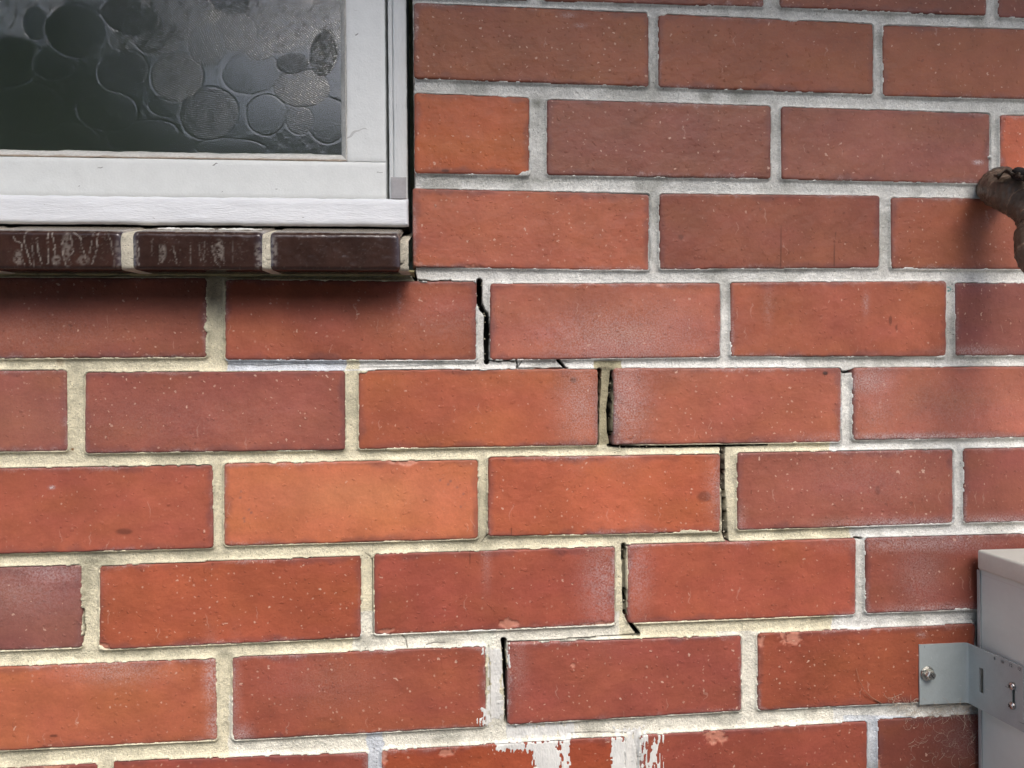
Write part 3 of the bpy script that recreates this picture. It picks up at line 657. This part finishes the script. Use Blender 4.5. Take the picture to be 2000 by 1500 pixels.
# ------------------------------------------------------------------ sill of glazed bricks
sill = empty("window_sill", tuple(WV(400, 530, -.01)), "sloping sill of dark brown glazed bricks under the white window", "window sill")
YFt = -.042; PR = .006
zb = wz(500, 527, YFt); zt = wz(500, 452, YFt)+.0008; SL = math.tan(R(16))
prof = [(.03, zb+.004+.0), (-.02, zb+.001), (YFt+.004, zb), (YFt+.0012, zb+.0008), (YFt, zb+.003)]
nv = 30
for k in range(1, nv): prof.append((YFt, zb+.003+(zt-PR-zb-.003)*k/nv))
for k in range(0, 9):
    a = (math.pi/2-math.atan(SL))*k/8; prof.append((YFt+PR-PR*math.cos(a), zt-PR+PR*math.sin(a)))
y_, z_ = prof[-1]
for k in range(1, 14): prof.append((y_+.007*k, z_+.007*k*SL))
py_ = np.array([p[0] for p in prof]); pz_ = np.array([p[1] for p in prof])
DRIP = [([(26,462),(30,470),(41,475),(42,500),(48,520)],1),([(50,452),(46,465),(56,500),(60,517)],1),([(62,465),(66,520)],.6),([(72,465),(76,495),(80,515)],1),([(93,455),(94,515)],1.2),([(101,455),(107,480),(105,515)],1),([(121,465),(124,500),(128,518)],.9),
 ([(130,455),(127,470)],.9),([(138,455),(143,490),(136,500),(138,518)],1),([(143,453),(156,462),(168,510)],1),([(183,453),(175,495)],.7),([(191,455),(190,485),(180,515)],1),([(212,455),(220,490),(225,520)],.8),([(60,521),(80,520)],.8),([(130,520),(143,521)],.8),([(268,455),(271,485),(270,520)],1.2),
 ([(310,478),(313,500),(310,515)],.7),([(318,482),(322,500),(316,512)],.7),([(338,480),(345,515)],.6),([(372,480),(372,515)],.6),([(388,475),(392,512)],.6),([(400,472),(398,515)],.5),([(415,480),(420,510),(428,520)],.7),([(436,480),(438,515)],.7),([(298,465),(296,500)],.4),([(455,470),(456,515)],.3)]
M_glaze = mat_attr("glazed_brown_brick", .19, .5, .00025, 260)
def sill_piece(name, x0, x1, mat, seed, grow=0., col=None):
    n = max(4, int((x1-x0)/.0011)); xs = np.linspace(x0, x1, n); d = np.minimum(xs-x0, x1-xs)
    sh = np.where(d < .005, .005-np.sqrt(np.maximum(.005**2-(.005-d)**2, 0)), 0)*(.9 if grow == 0 else .15)
    Xg, K = np.meshgrid(xs, np.arange(len(prof)), indexing='ij')
    Yg = py_[K]; Zg = pz_[K]
    front = (Yg < YFt+.03)
    Yg = Yg+sh[:, None]*front+grow*1.0+(fbm(Xg, Zg+Yg, .012, seed, 3)-.5)*(.0009 if grow == 0 else .0016)
    Zg = Zg-(sh[:, None]*.8+grow)*(K > 12)+(sh[:, None]*.6)*(K < 4)
    px, py = P(Xg, Zg, YFt)
    if col is None:
        C = np.ones(Xg.shape+(3,))*np.array([.036, .0185, .0145]); n1 = fbm(Xg, Zg, .02, seed+2, 3)
        C = C*(.7+.7*n1)[..., None]
        rr = sst(.5, .75, fbm(Xg, Zg, .014, seed+4, 2))*(px < 240)*.22; C = C*(1-rr[..., None])+np.array([.06, .022, .014])*rr[..., None]
        bl = np.exp(-(d/.005)**2)[:, None]*(K > 4)*.35; C = C*(1-bl[..., None])+np.array([.10, .10, .14])*bl[..., None]
        wr = np.zeros(px.shape)
        for pts, s_ in DRIP:
            dd = polydist(px+(fbm(px, py, 5., 131, 2)-.5)*5, py, pts, [0]*len(pts)); wr = np.maximum(wr, .4*s_*sst(1.6, .3, dd)*(.3+1.2*vnoise(px, py, 5., 133)))
        for (x, y, a, b, k) in ((35,505,9,16,.32),(110,508,9,10,.3),(163,508,14,10,.22),(130,480,9,30,.25),(232,495,8,30,.25),(262,495,6,30,.3),(428,490,9,22,.35),(318,492,7,16,.25),(505,500,8,26,.35),(534,490,8,30,.35)):
            wr = np.maximum(wr, k*sst(1.3, .6, np.hypot((px-x)/a, (py-y)/b))*sst(.35, .6, fbm(px, py, 5., 137, 3)))
        sp = sst(.84, .9, vnoise(px, py, 2.6, 139))*.14*fbm(px, py, 60., 140, 2)
        wr = np.maximum(wr, sp)
        C = C*(1-wr[..., None])+np.array([.42, .38, .34])*wr[..., None]
        # dust lying on the sloping top and caught on the round nosing
        dust = sst(YFt+.0035, YFt+.012, Yg)*(K > 30)*.85
        dust = np.maximum(dust, sst(YFt+.0008, YFt+.003, Yg)*(K > 30)*.4*sst(.35, .6, fbm(Xg, Yg, .004, 141, 3)))
        C = C*(1-dust[..., None])+np.array([.33, .29, .24])*dust[..., None]
    else:
        C = np.ones(Xg.shape+(3,))*col*(.75+.5*fbm(Xg, Zg, .01, seed+8, 3))[..., None]
    V, Fc, A = gridmesh(Xg, Yg, Zg, None, {'Col': C})
    # closed ends
    nP = len(prof); Fq = list(map(tuple, Fc)); 
    o = rawmesh(name, V, Fc, mat, sill, A); return o
tx = [wx(p, 490, YFt) for p in (238, 256, 514, 525, 781, 797)]
pitch = tx[2]-tx[0]
xx = [(tx[0]-(tx[2]-tx[1]), tx[0]), (tx[1], tx[2]), (tx[3], tx[4])]
x_ = xx[0][0]
for k in range(7):
    xx.append((x_-.010-.122, x_-.010)); x_ = xx[-1][0]
for k, (a, b) in enumerate(xx): sill_piece("sill_brick", a, b, M_glaze, 200+k)
al = sorted(xx)
SM = np.array([.56, .52, .42])
for k in range(len(al)-1): sill_piece("sill_mortar", al[k][1]-.0025, al[k+1][0]+.0025, MM, 240+k, .0012, SM)
sill_piece("sill_mortar", al[-1][1]-.002, tx[5], MM, 260, .0055, SM*.9)
# bed of mortar the sill sits on
bx = np.arange(OPEN_L, tx[5]+.004, .0012); K = np.arange(9); bz0, bz1 = wz(400, 539, 0), zb+.006
Xg, Kg = np.meshgrid(bx, K, indexing='ij'); t = Kg/8
Zg = bz0+(bz1-bz0)*t+(fbm(Xg, t*.01, .008, 270, 3)-.5)*.003*(t < .2); Yg = .003-.012*np.sin(t*math.pi*.75)+(fbm(Xg, Zg, .006, 272, 3)-.5)*.003
V, Fc, A = gridmesh(Xg, Yg, Zg, None, {'Col': np.ones(Xg.shape+(3,))*np.array([.30, .27, .15])})
rawmesh("sill_mortar", V, Fc, MM, sill, A)
# beads of white paint dripped on the sill top
bm = bmesh.new()
rp = random.Random(4)
for k in range(16):
    x0 = wx(rp.uniform(305, 470), 437, -.012); L = rp.uniform(.006, .03); z0 = zt+.0085+rp.uniform(-.0022, .0018); y0 = -.018+rp.uniform(-.004, .004)
    n = 12; tube_bm([(x0+L*j/n, y0+.0008*math.sin(j*.8+k), z_+(y0-y_)*SL+.0006+.0003*math.sin(j+k)) for j in range(n+1)], [.0003+.0007*math.sin(math.pi*(j+.3)/(n+.6)) for j in range(n+1)], 6, bm)
from_bm("paint_drips", bm, M_splash, sill, True)

# ------------------------------------------------------------------ lagged pipe coming out of the wall
pipe = empty("lagged_pipe", tuple(WV(1947, 366, 0)), "pipe wrapped in brown tape leaving the wall at the right edge", "pipe")
ctrl = [WV(1947, 366, .03), WV(1947, 366, .002), WV(1953, 367, -.018), WV(1975, 378, -.040), WV(2010, 398, -.056), WV(2033, 436, -.068), WV(2026, 482, -.076), WV(2064, 548, -.094), WV(2160, 640, -.135), WV(2330, 740, -.18), WV(2360, 1000, -.19)]
def catmull(P_, n):
    out = []
    for i in range(len(P_)-1):
        p0, p1, p2, p3 = P_[max(i-1, 0)], P_[i], P_[i+1], P_[min(i+2, len(P_)-1)]
        for k in range(n):
            t = k/n; out.append(.5*((2*p1)+(-p0+p2)*t+(2*p0-5*p1+4*p2-p3)*t*t+(-p0+3*p1-3*p2+p3)*t**3))
    out.append(P_[-1]); return out
path = catmull(ctrl, 22); n = 72; Vp = []; ref = None; s_ = 0
Cp = []
for i, p in enumerate(path):
    tdir = (path[min(i+1, len(path)-1)]-path[max(i-1, 0)]).normalized()
    if ref is None: ref = Vector((0, 0, 1))
    ref = (ref-tdir*ref.dot(tdir)).normalized(); bi = tdir.cross(ref)
    if i: s_ += (p-path[i-1]).length
    for k in range(n):
        a = 2*math.pi*k/n
        sp_ = (s_/.021+a/(2*math.pi)+.15*math.sin(a*2)) % 1.0
        r = .0178+.0022*math.exp(-((s_-.03)/.011)**2)+.0011*(1-sp_)+.0026*(fbm(np.array([a*.02+s_*.3]), np.array([s_]), .0032, 150, 3)[0]-.5)+.0022*(fbm(np.array([math.cos(a)*.01]), np.array([s_+math.sin(a)*.012]), .011, 153, 2)[0]-.5)
        if sp_ < .06: r -= .0009
        r -= .0011*max(0, math.sin((s_+.003*math.sin(a*3))/.0042*2*math.pi)**5)
        Vp.append(p+(ref*math.cos(a)+bi*math.sin(a))*r)
        dk = .75+.5*vnoise(np.array([a*.01]), np.array([s_]), .004, 155)[0]
        c0 = np.array([.125, .092, .068])*dk
        if s_ < .042: c0 = np.array([.062, .052, .044])*dk
        if sp_ < .06: c0 = c0*2.3
        Cp.append(c0)
Fp = []
for i in range(len(path)-1):
    for k in range(n): Fp.append((i*n+k, (i+1)*n+k, (i+1)*n+(k+1) % n, i*n+(k+1) % n))
M_tape = mat_attr("brown_lagging_tape", .42, .4, .0004, 350)
rawmesh("tape_wrap", [tuple(v) for v in Vp], Fp, M_tape, pipe, {'Col': np.array(Cp)})
# torn flap and the foam under it
bm = bmesh.new()
rf = random.Random(9)
n1, n2 = 26, 8; vv = []
for i in range(n1):
    t = i/(n1-1); row = []
    for j in range(n2):
        u = j/(n2-1); px_ = 1943+62*t+6*math.sin(u*4+t*9); py__ = 350-19*math.sin(math.pi*min(1, t*1.1))*(1-u*.85)-6*u+4*math.sin(t*21+u*5)
        row.append(bm.verts.new(WV(px_, py__+rf.uniform(-1, 1), -.040-.030*t-.006*math.sin(u*math.pi)+rf.uniform(-.001, .001))))
    vv.append(row)
for i in range(n1-1):
    for j in range(n2-1): bm.faces.new((vv[i][j], vv[i+1][j], vv[i+1][j+1], vv[i][j+1]))
bmesh.ops.solidify(bm, geom=list(bm.faces), thickness=.0006)
from_bm("torn_flap", bm, mat_plain("torn_tape", (.12, .095, .075), .55, 0, .5, 300, .0004), pipe, True)
bm = bmesh.new(); tube_bm([WV(1986, 338, -.055), WV(2012, 345, -.075), WV(2040, 352, -.085)], .0058, 14, bm)
from_bm("foam_sleeve", bm, mat_plain("black_foam", (.008, .008, .009), .9), pipe, True)

# ------------------------------------------------------------------ grey metal box
XB0 = float(W(1888, 1300, 0)[0]); BXp = XB0+.0095
zt_b = float(W(1913, 1098, -.012)[1])
boxm = mat_plain("grey_powder_coat", (.66, .72, .68), .42, 0, .05, 14, .0001, .5)
bxo = empty("meter_box", (BXp, -.1, .35), "grey metal cabinet with overhanging lid fixed beside the wall on the right", "metal cabinet")
from_bm("cabinet_body", box_bm((BXp, -.42, .35), (BXp+.34, -.006, zt_b)), boxm, bxo, False, .0015, 2)
# rolled back flange of the side panel
from_bm("back_flange", box_bm((BXp-.0018, -.0095, .351), (BXp-.0002, -.0055, zt_b-.009)), mat_plain("flange_grey", (.42, .42, .41), .4), bxo, False, .0005, 2)
bm = bmesh.new(); lz0, lz1 = zt_b-.008, zt_b+.0125
sx_ = [(BXp-.004, -.43), (BXp+.345, -.43), (BXp+.345, -.0085), (BXp-.004, -.0085)]
box_bm((BXp-.004, -.43, lz0), (BXp+.345, -.0085, lz1), bm)
from_bm("lid", bm, mat_plain("lid_grey", (.66, .69, .63), .45, 0, .06, 30, .0001, .5), bxo, True, .0028, 3)
# ------------------------------------------------------------------ bracket
br = empty("mounting_bracket", tuple(WV(1840, 1316, -.003)), "bent zinc plated bracket bolting the grey cabinet to the brick wall", "bracket")
M_zinc = mat_plain("zinc_plate", (.39, .44, .445), .4, .2, .08, 60, .00012, .4)
zA, zB = wz(1840, 1257.5, -.002), wz(1840, 1374.5, -.002)
xa = wx(1796, 1316, -.002); xb = XB0
TH = .0014; yend = -.0665
KX = .0078/.0665
legx = lambda y: xb+KX*max(0., -y-.006)
# centre line of the bent strip in plan, then heights
pl = [(xa, -.0012)]
rb_ = .004
for k in range(0, 7):
    a = math.pi/2*k/6; pl.append((xb-rb_+rb_*math.sin(a), -.0012-rb_+rb_*math.cos(a)))
pl.append((legx(-.02), -.02))
bm = bmesh.new()
# slots are real holes: build the out-standing leg as strips round them
def strip(pts, z0, z1, bm):
    ring = []
    for i, (x, y) in enumerate(pts):
        a = Vector(pts[max(i-1, 0)]); b = Vector(pts[min(i+1, len(pts)-1)]); t = (b-a).normalized(); nn = Vector((t.y, -t.x))*TH/2
        ring.append([bm.verts.new((x+nn.x, y+nn.y, z0)), bm.verts.new((x+nn.x, y+nn.y, z1)), bm.verts.new((x-nn.x, y-nn.y, z1)), bm.verts.new((x-nn.x, y-nn.y, z0))])
    for a, b in zip(ring, ring[1:]):
        for k in range(4): bm.faces.new((a[k], a[(k+1) % 4], b[(k+1) % 4], b[k]))
    bm.faces.new(ring[0]); bm.faces.new(ring[-1][::-1])
def ywall(px):          # depth at which the ray through px meets the cabinet's side plane
    lo, hi = -.3, .05
    for _ in range(40):
        m = (lo+hi)/2
        if float(W(px, 1340, m)[0]) > legx(m): hi = m
        else: lo = m
    return (lo+hi)/2
ys1, ys2 = ywall(1914.0), ywall(1922.0)
zm1, zm2 = wz(1918, 1303, ys1), wz(1918, 1351, ys1)
yt1, yt2 = ywall(1977.0), ywall(1983.5); zn1, zn2 = wz(1979, 1331, yt1), wz(1979, 1383, yt1)
strip(pl[:-1]+[(legx(ys1), ys1)], zB, zA, bm)
strip([(legx(ys1), ys1-.00001), (legx(ys2), ys2)], zB, zm2, bm); strip([(legx(ys1), ys1-.00001), (legx(ys2), ys2)], zm1, zA, bm)
strip([(legx(ys2), ys2-.00001), (legx(yt1), yt1)], zB, zA, bm)
strip([(legx(yt1), yt1-.00001), (legx(yt2), yt2)], zB, zn2, bm); strip([(legx(yt1), yt1-.00001), (legx(yt2), yt2)], zn1, zA, bm)
strip([(legx(yt2), yt2-.00001), (legx(yend), yend)], zB, zA, bm)
from_bm("bracket_plate", bm, M_zinc, br)
# printed scale along the end edge
def text(txt, size, mat, name, parent, M4):
    cu = bpy.data.curves.new(name, 'FONT'); cu.body = txt; cu.size = size; cu.extrude = .00005; cu.align_x = 'CENTER'; cu.align_y = 'CENTER'
    ob = bpy.data.objects.new(name, cu); COL.objects.link(ob); dg = bpy.context.evaluated_depsgraph_get()
    me = bpy.data.meshes.new_from_object(ob.evaluated_get(dg)); bpy.data.objects.remove(ob); me.transform(M4)
    me.transform(Matrix.Translation(-parent.location)); me.materials.clear(); me.materials.append(mat)
    o = bpy.data.objects.new(name, me); COL.objects.link(o); o.parent = parent; return o
M_ink = mat_plain("black_ink", (.03, .03, .03), .8)
xs_ = xb-TH/2-.00012
for (yy, s__) in ((yend+.004, "12"), (yend+.013, "12"), (yend+.0225, "10"), (yend+.031, "8")):
    xs_ = legx(yy)-TH/2-.0002
    Mt = Matrix(((0, 0, -1, xs_), (-1, 0, 0, yy), (0, 1, 0, zA-.0035), (0, 0, 0, 1)))
    text(s__, .0042, M_ink, "printed_number", br, Mt)
# hexagon washer-head bolt in the wall flange
def screw(name, loc, axis, r, hexa, mat, parent):
    bm = bmesh.new(); z = Vector(axis).normalized(); u = z.orthogonal().normalized(); v = z.cross(u); loc = Vector(loc)
    def ring(rad, h, nseg=24, rot=0.): return [bm.verts.new(loc+z*h+(u*math.cos(2*math.pi*k/nseg+rot)+v*math.sin(2*math.pi*k/nseg+rot))*rad) for k in range(nseg)]
    def hexr(rad, h): 
        out = []
        for k in range(24):
            a = 2*math.pi*k/24+.3; m_ = (a-.3) % (math.pi/3)-math.pi/6; out.append(bm.verts.new(loc+z*h+(u*math.cos(a)+v*math.sin(a))*rad*math.cos(math.pi/6)/math.cos(m_)))
        return out
    if hexa: rs = [ring(r*1.45, 0), ring(r*1.45, .0008), ring(r*1.15, .0016), hexr(r, .0017), hexr(r, .0058), hexr(r*.86, .0068), hexr(r*.7, .0066)]
    else: rs = [ring(r, 0), ring(r, .0008)]+[ring(r*math.cos(a), .0008+r*.62*math.sin(a)) for a in (.35, .7, 1.0, 1.25, 1.45)]
    for a, b in zip(rs, rs[1:]):
        for k in range(24): bm.faces.new((a[k], a[(k+1) % 24], b[(k+1) % 24], b[k]))
    bm.faces.new(rs[-1]); return from_bm(name, bm, mat, parent, not hexa)
M_screw = mat_plain("bright_plated_steel", (.66, .65, .59), .25, 1, .15, 400, .0002)
M_stain = mat_plain("stainless_steel", (.55, .52, .49), .25, 1, .1, 400, .0001)
bo = screw("bolt", WV(1811, 1315, -.002), (0.12, -1, -.02), .0052, True, M_screw, br)
hp = WV(1811, 1315, -.002)+Vector((.12, -1, -.02)).normalized()*.0067
c_ = hp
for (dx, dz) in ((1, 0), (0, 1)):
    a = R(40)+(math.pi/2 if dz else 0); d = Vector((math.cos(a), 0, math.sin(a)))
    bm = bmesh.new(); tube_bm([c_-d*.0026, c_+d*.0026], .0004, 6, bm); o = from_bm("cross_recess", bm, M_ink, None); o.parent = bo
    o.data.transform(Matrix.Translation(-br.location))
def yat(px, py): return ywall(px)
for (a, b) in ((1979, 1340), (1979, 1378)):
    y = ywall(a); p = Vector((legx(y)-TH/2-.0002, y, wz(a, b, y)))
    sc = screw("screw", p, (-1, 0, 0), .0037, False, M_stain, br)
    for ang in (R(35), R(125)):
        d = Vector((0, math.cos(ang), math.sin(ang))); q = p+Vector((-.0031, 0, 0)); bm = bmesh.new(); tube_bm([q-d*.0017, q+d*.0017], .00038, 6, bm)
        o = from_bm("cross_recess", bm, M_ink, None); o.parent = sc; o.data.transform(Matrix.Translation(-br.location))

# ------------------------------------------------------------------ cobweb and lint caught below the bracket
cw = random.Random(21); bm = bmesh.new()
def strand(p, L, r, curl, bm, yoff=-.0012):
    pts = []; a = cw.uniform(0, 6.28); x, y = p; k = cw.uniform(-curl, curl)
    n = 9; yy = yoff
    for i in range(n+1):
        pts.append(WV(x, y, yy)); x += L/n*math.cos(a); y += L/n*math.sin(a); a += k+cw.uniform(-.15, .15); yy += cw.uniform(-.0004, .0004)
    tube_bm(pts, r, 4, bm, False)
for k in range(150):
    x = cw.uniform(1770, 1915); y = 1398-(x-1770)*.08+cw.gauss(0, 8) if cw.random() < .6 else cw.uniform(1385, 1500)
    strand((x, y), cw.uniform(8, 34), cw.uniform(.00005, .00013), .4, bm)
for k in range(40): strand((cw.uniform(1740, 1800), 1377+cw.gauss(0, 7)), cw.uniform(8, 26), .00013, .3, bm)
for k in range(14): strand((cw.uniform(1840, 1905), 1384+cw.gauss(0, 6)), cw.uniform(15, 40), .00016, .25, bm, -.004)
web = from_bm("cobweb", bm, mat_plain("grey_lint", (.50, .42, .33), .9), None, False)
web['label'] = "dusty cobweb and lint hanging on the bricks under the zinc bracket"; web['category'] = "cobweb"
bm = bmesh.new(); tube_bm([WV(a, b, y) for a, b, y in ((1672,1305,-.0012),(1678,1328,-.003),(1688,1348,-.004),(1702,1362,-.003),(1722,1374,-.0012))], [.00015, .00022, .00028, .0004, .0006], 6, bm)
st_ = from_bm("dry_stalk", bm, mat_plain("dry_stalk", (.28, .14, .09), .8), None, True); st_['label'] = "thin curved dry stalk stuck on the brick left of the zinc bracket"; st_['category'] = "twig"

# ------------------------------------------------------------------ unseen surroundings: ground, plus fence, tree and eave added to block and reflect light
M_con = mat_plain("concrete_path", (.36, .35, .32), .9, 0, .15, 6, .002)
bm = box_bm((-30, -30, -.2), (30, .06, 0)); g = from_bm("ground", bm, M_con); g['kind'] = 'structure'
M_wood = mat_plain("weathered_fence", (.06, .052, .042), .9, 0, .3, 5, .001)
fe = empty("sky_block_fence", (0, -1.75, 0), "unseen dark paling fence added opposite the brick wall to cut low sky", "fence")  # unseen, made up to block low sky and deepen shade under the sill
bm = bmesh.new(); xk = -2.4; rf = random.Random(3)
while xk < 6: box_bm((xk, -1.768, 0), (xk+.1, -1.75, 2.14+rf.uniform(-.02, .02)), bm); xk += .104
from_bm("palings", bm, M_wood, fe)
from_bm("fence_rail", box_bm((-2.4, -1.7495, 1.6), (6, -1.71, 1.68)), M_wood, fe)
tr_ = empty("tree", (-2.0, -2.7, 0), "unseen dark evergreen tree added to darken the left of the glass reflection", "tree")  # unseen, made up as a dark shape for the left glass reflection
from_bm("trunk", tube_bm([(-2.0, -2.7, 0), (-2.02, -2.68, 1.4), (-1.96, -2.72, 2.4), (-2.0, -2.7, 3.3)], [.09, .075, .055, .02], 10), M_wood, tr_)
rt_ = np.random.RandomState(8); n = 9000
c = rt_.randn(n, 3); c /= np.linalg.norm(c, axis=1)[:, None]; c *= (rt_.rand(n, 1)**.45)*np.array([.75, .7, 1.0])*(1+.25*np.sin(c[:, :1]*7+c[:, 2:]*5)); c += np.array([-2.0, -2.7, 2.7])
u = rt_.randn(n, 3); u /= np.linalg.norm(u, axis=1)[:, None]; v = np.cross(u, rt_.randn(n, 3)); v /= np.linalg.norm(v, axis=1)[:, None]
a_ = .045; V = np.stack([c-u*a_, c-v*a_*.35, c+u*a_, c+v*a_*.35], 1).reshape(-1, 3)
rawmesh("crown", V, np.arange(4*n).reshape(n, 4), mat_plain("evergreen_leaves", (.045, .07, .03), .6, 0, .4, 3), tr_, None, False)
ev = empty("shade_eave", (0, -.3, 2.14), "unseen eave lining and gutter added to shade the top of the brick wall", "eave")  # unseen, added and set low to shade the top of the wall
from_bm("soffit", box_bm((-2.2, -.45, 2.14), (2.0, .3, 2.155)), mat_plain("soffit_paint", (.4, .39, .36), .7), ev)
from_bm("gutter", box_bm((-2.2, -.57, 2.10), (2.0, -.452, 2.24)), mat_plain("gutter_paint", (.3, .28, .25), .5), ev, False, .01)
